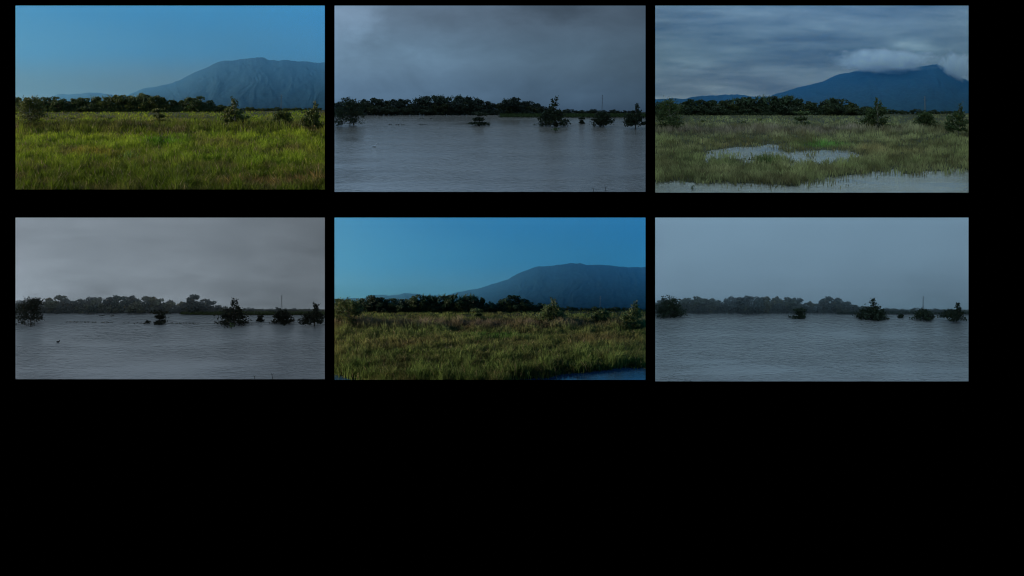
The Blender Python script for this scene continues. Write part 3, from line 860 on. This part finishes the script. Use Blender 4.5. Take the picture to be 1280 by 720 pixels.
def col5(u, v, t, rng):
    n1 = fbm(u/30+3, v/7); n2 = fbm(u/9+40, v/3+9)
    c = mixc(np.tile(A([0.075, 0.105, 0.026]), (len(u), 1)), np.tile(A([0.115, 0.120, 0.040]), (len(u), 1)), n1)
    band = bump2(u, v, 90, 408, 170, 4.2) + bump2(u, v, 290, 408, 130, 4)*0.8
    c = mixc(c, np.tile(A([0.135, 0.100, 0.068]), (len(u), 1)), np.clip(band*(0.5+n2), 0, 1))
    c = mixc(c, np.tile(A([0.060, 0.130, 0.025]), (len(u), 1)), np.clip(bump2(u, v, 205, 421, 32, 4), 0, 1))
    br = bump2(u, v, 90, 434, 60, 5) + bump2(u, v, 340, 428, 60, 8)
    c = mixc(c, np.tile(A([0.15, 0.105, 0.045]), (len(u), 1)), np.clip(br*n2, 0, 0.8))
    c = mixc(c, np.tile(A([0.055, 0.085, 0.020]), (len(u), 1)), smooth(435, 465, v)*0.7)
    return c*1.45
def hs_rough(b0, b1, amt):
    def f(px, py):
        n = fbm(px/13.0, py/3.5)
        b = smooth(b0-3, b0+1, py)*(1-smooth(b1-1, b1+3, py))
        return (0.55+0.9*n)*(1+amt*b)
    return f
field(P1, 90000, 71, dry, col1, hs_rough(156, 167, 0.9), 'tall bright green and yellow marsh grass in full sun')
field(P3, 80000, 73, wet3, col3, lambda a, b: hs_rough(158, 168, 0.9)(a, b)*0.75, 'thin olive grass standing between shallow puddles')
field(P5, 84000, 75, wet5, col5, hs_rough(402, 412, 0.9), 'dull green and straw-coloured grass beside a blue pool')

# far green bank behind the floodwater
def bank(p, y0, y1, u0, col, label, glabel, n=5000, seed=1):
    rng = np.random.default_rng(seed)
    b = MB(); Y0, Y1 = p.Y(y1), p.Yend + 0.2
    xs = np.linspace(p.L+u0, p.wr-1.5, 24)
    for i in range(23):
        yl = [Y0*(1 + 0.01*max(0, (0.25 - (q - xs[0])/(xs[-1]-xs[0])))) for q in (xs[i], xs[i+1])]
        pts = [(p.X(xs[i], yl[0]), yl[0], p.z0-0.05), (p.X(xs[i+1], yl[1]), yl[1], p.z0-0.05)]
        mids = [(p.X(xs[i], yl[0]+.25), yl[0]+.25, p.z0+0.10), (p.X(xs[i+1], yl[1]+.25), yl[1]+.25, p.z0+0.10)]
        far = [(p.X(xs[i], Y1), Y1, p.z0+0.14), (p.X(xs[i+1], Y1), Y1, p.z0+0.14)]
        b.quad(pts[0], pts[1], mids[1], mids[0]); b.quad(mids[0], mids[1], far[1], far[0])
    o = obj('bank', b.mesh('bank'), M_SOIL); tag(o, label, kind='structure')
    px = p.L+u0+2 + (p.wr-p.L-u0-4)*rng.random(n)
    py = y0 + (y1-y0)*rng.random(n)
    c = np.tile(A(col), (n, 1))*(0.6+0.8*rng.random((n, 1)))
    V, T, C = blades(p, np.stack([px, py], 1), 1.2+1.6*rng.random(n), 0.7+0.5*rng.random(n), c, rng, zoff=0.08)
    tag(obj('grass', np_mesh('grass', V, T, C), M_GRASS), glabel, 'grass', kind='stuff')
bank(P2, 143.8, 147.0, 205, (0.075, 0.105, 0.035), 'low far bank behind the storm floodwater', 'strip of green grass on the far bank below storm clouds')
bank(P4, 391.2, 394.2, 205, (0.075, 0.105, 0.035), 'low far bank behind the steel grey flood', 'strip of green grass on the far bank of the grey flood')
bank(P6, 391.5, 393.4, 225, (0.03, 0.05, 0.026), 'low far bank behind the misty flood', 'thin dull strip of grass on the misty far bank')

# ------------------------------------------------------------------ lattice mast
def mast(p, px, top, base_py, label):
    Y = p.Y(p.yfar - 2.4); s = Y/F
    z0 = p.z0; H = p.Z(top, Y) - z0; w = 0.9*s
    e = empty('lattice_mast', (p.X(px, Y), Y, z0)); tag(e, label, 'mast')
    cs = [(-w, -w), (w, -w), (w, w), (-w, w)]
    r = 0.13*s
    for (a, b_) in cs:
        b = MB(); b.tube([(a, b_, 0), (a*0.25, b_*0.25, H)], [r, r*0.8], 4); obj('leg', b.mesh('leg'), M_STEEL, e)
    nb = 9; b = MB()
    for i in range(nb):
        h0, h1 = H*i/nb, H*(i+1)/nb
        k0, k1 = 1-0.75*i/nb, 1-0.75*(i+1)/nb
        for j in range(4):
            A0, B0 = cs[j], cs[(j+1) % 4]
            q0, q1 = (A0, B0) if i % 2 else (B0, A0)
            b.tube([(q0[0]*k0, q0[1]*k0, h0), (q1[0]*k1, q1[1]*k1, h1)], [r*0.55, r*0.55], 4)
    obj('bracing', b.mesh('bracing'), M_STEEL, e)
    b = MB()
    for hh in (0.93, 0.80): b.tube([(-2.0*s, 0, H*hh), (0, 0, H*(hh+0.015)), (2.0*s, 0, H*hh)], [r*0.5, r*0.9, r*0.5], 4)
    obj('crossarm', b.mesh('crossarm'), M_STEEL, e)
mast(P1, 351.5, 118, 139, 'thin pale lattice mast in front of the mountain, beyond the sunlit marsh')
mast(P2, 753, 118.5, 141, 'faint thin lattice mast against dark blue storm cloud')
mast(P3, 1156, 120, 142, 'thin lattice mast in front of the cloud-capped mountain')
mast(P4, 352, 369, 390, 'thin dark lattice mast against the layered grey cloud')
mast(P5, 750.5, 370, 388, 'thin pale lattice mast before the mountain, beyond the blue pool marsh')
mast(P6, 1154, 370, 391, 'faint lattice mast in the rain mist')

# ------------------------------------------------------------------ small plants and drift
def tuft(p, name, px, py, h_px, w_px, n, col, label, cat, seed, group=None, lean=0.8, wid=1.1):
    rng = np.random.default_rng(seed)
    pts = np.stack([px + rng.normal(size=n)*w_px*0.22, py + rng.normal(size=n)*w_px*0.05], 1)
    c = np.tile(A(col), (n, 1))*(0.6+0.8*rng.random((n, 1)))
    V, T, C = blades(p, pts, h_px*(0.5+0.6*rng.random(n)), np.full(n, wid), c, rng, lean=lean, zoff=0.0)
    o0 = A([p.X(px, p.Y(py)), p.Y(py), p.z0])
    o = obj(name, np_mesh(name, V-o0, T, C), M_GRASS, loc=tuple(o0))
    return tag(o, label, cat, group)
tuft(P1, 'reed_clump', 160, 202, 17, 22, 34, (0.13, 0.20, 0.045), 'spiky pale reed clump among the sunlit grass', 'reeds', 1)
tuft(P3, 'reed_clump', 957, 206, 19, 26, 60, (0.12, 0.16, 0.06), 'spiky reed clump standing in the middle puddle', 'reeds', 2)
tuft(P3, 'rush_stem', 866, 236, 8, 3, 6, (0.04, 0.07, 0.02), 'short dark rush stem alone in the near puddle', 'rush', 3)
tuft(P5, 'straw_clump', 566, 440, 11, 22, 26, (0.24, 0.20, 0.12), 'bent straw-coloured stalks in the dull green grass', 'reeds', 4)
for i, (u, v) in enumerate([(47, 149.5), (72, 149), (90, 151.5), (107, 147.5), (119, 149.5), (224, 149.5), (237, 154), (300, 149), (72, 181), (232, 176), (255, 174), (330, 168)]):
    tuft(P1, 'weed_clump', 19+u, v, 3.2+0.03*max(0, v-150), 8, 46, (0.035, 0.058, 0.014), 'small dark weed clump dotted over the sunlit marsh', 'weeds', 20+i, 'dark weed clumps on the sunlit marsh', 0.9)
for i, (u, v) in enumerate([(110, 154), (60, 153), (228, 152), (250, 155), (130, 151)]):
    tuft(P3, 'weed_clump', 819+u, v, 3.2, 8, 46, (0.05, 0.07, 0.02), 'small dark weed clump dotted over the puddled marsh', 'weeds', 40+i, 'dark weed clumps on the puddled marsh', 0.9)
for i, (u, v) in enumerate([(45, 399), (106, 399), (215, 400), (240, 402), (320, 436)]):
    tuft(P5, 'weed_clump', 418+u, v, 3.0, 8, 46, (0.035, 0.05, 0.018), 'small dark weed clump on the dull green marsh', 'weeds', 50+i, 'dark weed clumps on the dull marsh', 0.9)

def twig(p, px, py, h_px, lean, label, seed, leaves=0, group=None):
    rd = random.Random(seed); rng = np.random.default_rng(seed)
    Y = p.Y(py); s = Y/F
    e = empty('twig', (p.X(px, Y), Y, p.z0)); tag(e, label, 'twig', group)
    b = MB(); H = h_px*s; r = 0.35*s
    b.tube([(0, 0, -0.1*H), (lean*0.4*H, 0, 0.5*H), (lean*H, 0, H)], [r, r*0.8, r*0.4], 5)
    obj('stem', b.mesh('stem'), M_DRIFT, e)
    b = MB(); b.tube([(lean*0.35*H, 0, 0.45*H), (lean*0.35*H+0.3*H*(-1 if lean > 0 else 1), 0.05*H, 0.85*H)], [r*0.6, r*0.3], 5)
    obj('side_shoot', b.mesh('side_shoot'), M_DRIFT, e)
    if leaves:
        P = rng.normal(size=(leaves, 3))*A([0.32, 0.2, 0.2])*H + A([lean*0.5*H, 0, 0.65*H]); P[:, 2] = np.abs(P[:, 2])
        V, T = leaf_cards(P, 1.5*s, rng)
        obj('leaf_spray', np_mesh('leaf_spray', V, T, leaf_cols(leaves, rng, (0.06, 0.13, 0.03))), M_LEAF, e)
twig(P2, 694, 165.5, 6, 0.2, 'leafy green twig poking out of the storm floodwater', 1, 26)
twig(P2, 742, 239.5, 6, 0.1, 'bare twig out of brown-grey floodwater at the near edge', 2, 0, 'near twigs in the storm flood')
twig(P2, 757.5, 239, 8, -0.2, 'bare twig out of brown-grey floodwater at the near edge', 3, 0, 'near twigs in the storm flood')
twig(P4, 289, 411, 7, 0.1, 'small leafy twig below the spired tree in the steel grey flood', 4, 14)
twig(P4, 341, 473.5, 9, -0.3, 'curved bare twig out of steel grey water at the near edge', 5, 0, 'near twigs in the grey flood')
twig(P4, 318, 473.5, 5, 0.2, 'curved bare twig out of steel grey water at the near edge', 6, 0, 'near twigs in the grey flood')

def half_drowned(p, px, top, base, w, col, label, seed):
    marsh_tree(p, 'drowned_shrub', 'layered', px, top, base, w, seed, col, label, 'shrub', 1.0, False)
half_drowned(P2, 727, 147, 154.5, 9, G2, 'tiny half-drowned shrub between spired tree and dome bush in storm flood', 5)
half_drowned(P4, 325, 394.5, 401.5, 11, G4, 'tiny half-drowned shrub between spired tree and dome bush in grey flood', 6)
half_drowned(P6, 1126, 393.5, 397, 9, G6, 'tiny half-drowned shrub between spired tree and dome bush in misty flood', 7)

def drift(p, px, py, w_px, label, seed, group):
    """low mat of floating weed with a broken, ragged outline"""
    rng = np.random.default_rng(seed); n = int(6 + w_px*1.6)
    Y = p.Y(py); s = Y/F
    P = np.stack([(rng.random(n)-0.5)*w_px*s, rng.normal(size=n)*1.4*s, np.abs(rng.normal(size=n))*0.35*s], 1)
    V, T = leaf_cards(P, 0.9*s, rng, long=2.2)
    o = obj('floating_weed', np_mesh('floating_weed', V, T, leaf_cols(n, rng, (0.05, 0.055, 0.04))), M_LEAF, loc=(p.X(px, Y), Y, p.z0))
    tag(o, label, 'weed', group)
for i, (x, y, w) in enumerate([(488, 156, 5), (499, 156.3, 12), (526, 156, 5), (532, 156.2, 5), (527, 148.3, 6), (539, 148.5, 3), (476, 145, 6), (492, 144.8, 7)]):
    drift(P2, x, y, w, 'scrap of dark weed floating on the storm floodwater', 80+i, 'weed scraps on the storm flood')
for i, (x, y, w) in enumerate([(90, 402.6, 16), (108, 403, 26), (134, 403.3, 14), (157, 404, 8), (175, 404.2, 18), (230, 404.5, 40), (127, 395, 7), (140, 395.2, 4), (74, 391.8, 6)]):
    drift(P4, x, y, w, 'scrap of dark weed floating on the steel grey flood', 90+i, 'weed scraps on the grey flood')

# ------------------------------------------------------------------ water birds
def bird(p, name, px, py, len_px, col, beak, label, facing=1):
    Y = p.Y(py); s = Y/F; L = len_px*s
    m = mat_plain('plumage_' + p.name, col, 0.7)
    e = empty(name, (p.X(px, Y), Y, p.z0)); tag(e, label, 'bird')
    e.scale = (facing, 1, 1)
    b = MB()                                         # body, neck and head as one tapering surface
    b.tube([(-0.50*L, 0, 0.20*L), (-0.36*L, 0, 0.16*L), (-0.12*L, 0, 0.15*L), (0.14*L, 0, 0.17*L), (0.30*L, 0, 0.26*L), (0.36*L, 0, 0.42*L), (0.38*L, 0, 0.54*L), (0.42*L, 0, 0.62*L), (0.50*L, 0, 0.61*L)],
           [0.02*L, 0.11*L, 0.19*L, 0.18*L, 0.11*L, 0.065*L, 0.065*L, 0.085*L, 0.04*L], 10)
    me = b.mesh('body'); me.polygons.foreach_set('use_smooth', [True]*len(me.polygons)); obj('body', me, m, e)
    b = MB(); b.tube([(0.50*L, 0, 0.61*L), (0.66*L, 0, 0.58*L)], [0.03*L, 0.006*L], 6); obj('beak', b.mesh('beak'), mat_plain('beak_' + p.name, beak, 0.5), e)
    for sd in (-1, 1):
        b = MB(); b.tube([(0.18*L, sd*0.15*L, 0.24*L), (-0.10*L, sd*0.18*L, 0.25*L), (-0.46*L, sd*0.08*L, 0.24*L)], [0.05*L, 0.075*L, 0.012*L], 6)
        obj('wing', b.mesh('wing'), m, e)
bird(P2, 'white_bird', 468, 183.6, 5.6, (0.80, 0.80, 0.80), (0.3, 0.2, 0.05), 'white bird resting on brown-grey floodwater')
bird(P4, 'dark_bird', 72.7, 428, 4.8, (0.012, 0.012, 0.012), (0.04, 0.035, 0.03), 'dark water bird swimming on the steel grey flood')

# ------------------------------------------------------------------ cloud on the mountain
def cloud(p, cx, cy, rx, ry, Y, ryd, dens, seed, label):
    """a soft bank of cloud: an ellipsoid whose inside thickens towards the middle with noise"""
    s = Y/F
    m = bpy.data.materials.new('cloud_vapour'); m.use_nodes = True; t = m.node_tree; t.nodes.clear()
    out = t.nodes.new('ShaderNodeOutputMaterial'); pv = t.nodes.new('ShaderNodeVolumePrincipled')
    pv.inputs['Color'].default_value = (0.97, 0.98, 1, 1)
    t.links.new(pv.outputs[0], out.inputs['Volume'])
    tc = t.nodes.new('ShaderNodeTexCoord')
    ln = t.nodes.new('ShaderNodeVectorMath'); ln.operation = 'LENGTH'
    t.links.new(tc.outputs['Object'], ln.inputs[0])
    n = t.nodes.new('ShaderNodeTexNoise'); n.inputs['Scale'].default_value = 2.6; n.inputs['Detail'].default_value = 5
    mp = t.nodes.new('ShaderNodeMapping'); mp.inputs['Location'].default_value = (seed, 0, 0); mp.inputs['Scale'].default_value = (1.6, 1, 0.8)
    t.links.new(tc.outputs['Object'], mp.inputs[0]); t.links.new(mp.outputs[0], n.inputs[0])
    a = t.nodes.new('ShaderNodeMath'); a.operation = 'MULTIPLY_ADD'; a.inputs[1].default_value = 1.1; a.inputs[2].default_value = -0.55
    t.links.new(n.outputs[0], a.inputs[0])
    b = t.nodes.new('ShaderNodeMath'); b.operation = 'ADD'
    t.links.new(ln.outputs['Value'], b.inputs[0]); t.links.new(a.outputs[0], b.inputs[1])
    g = t.nodes.new('ShaderNodeMapRange'); g.interpolation_type = 'SMOOTHSTEP'
    for i, v in zip((1, 2, 3, 4), (0.35, 0.85, dens, 0.0)): g.inputs[i].default_value = v
    t.links.new(b.outputs[0], g.inputs[0]); t.links.new(g.outputs[0], pv.inputs['Density'])
    import bmesh
    bm = bmesh.new(); bmesh.ops.create_icosphere(bm, subdivisions=3, radius=1.0)
    me = bpy.data.meshes.new('cloud'); bm.to_mesh(me); bm.free(); me.materials.append(m)
    o = obj('cloud', me, None, loc=(p.X(cx, Y), Y, p.Z(cy, Y)))
    o.scale = (rx*s, ryd, ry*s)
    return tag(o, label, 'cloud', kind='stuff')
cloud(P3, 1105, 76, 80, 19, 222, 6, 0.55, 1.0, 'long soft cloud lying along the mountain top')
cloud(P3, 1196, 84, 26, 24, 222, 5, 0.6, 4.0, 'pale ragged cloud curling round the mountain shoulder')

# ------------------------------------------------------------------ haze: the air between the forest and the far slopes
def haze(p, Ya, Yb, ztop, dens, col, label):
    m = bpy.data.materials.new('haze_' + p.name); m.use_nodes = True; t = m.node_tree; t.nodes.clear()
    out = t.nodes.new('ShaderNodeOutputMaterial'); pv = t.nodes.new('ShaderNodeVolumePrincipled')
    pv.inputs['Color'].default_value = (*col, 1); pv.inputs['Density'].default_value = dens
    pv.inputs['Anisotropy'].default_value = 0.2
    t.links.new(pv.outputs[0], out.inputs['Volume'])
    b = MB(); z0 = p.z0 - 0.5
    c = [(p.X(p.wl+.6, Ya), Ya), (p.X(p.wr-.6, Ya), Ya), (p.X(p.wr-.6, Yb), Yb), (p.X(p.wl+.6, Yb), Yb)]
    for k in range(4):
        (ax, ay), (bx, by) = c[k], c[(k+1) % 4]
        b.v += [(ax, ay, z0), (ax, ay, ztop)]
    b.f = [(0, 2, 3, 1), (2, 4, 5, 3), (4, 6, 7, 5), (6, 0, 1, 7), (1, 3, 5, 7), (0, 6, 4, 2)]
    o = obj('haze', b.mesh('haze'), m)
    return tag(o, label, 'haze', kind='stuff')
haze(P1, P1.Yend + 0.5, 231, 4.0, 0.016, (0.24, 0.64, 1.0), 'thin blue haze in front of the long mountain ridge')
haze(P3, P3.Yend + 0.5, 231, 6.0, 0.010, (0.06, 0.42, 1.0), 'thin blue haze before the cloud-capped mountain')
haze(P5, P5.Yend + 0.5, 277, -36.0, 0.026, (0.26, 0.70, 1.0), 'thin blue haze before the ridge beyond the blue pool')
haze(P6, P6.Y(397), P6.Ysky-0.3, -19.8, 0.060, (0.88, 0.96, 1.0), 'grey rain mist over the far shore')
haze(P4, P4.Y(395), P4.Ysky-0.3, -19.8, 0.060, (0.92, 0.97, 1.0), 'light mist over the far shore of the grey flood')
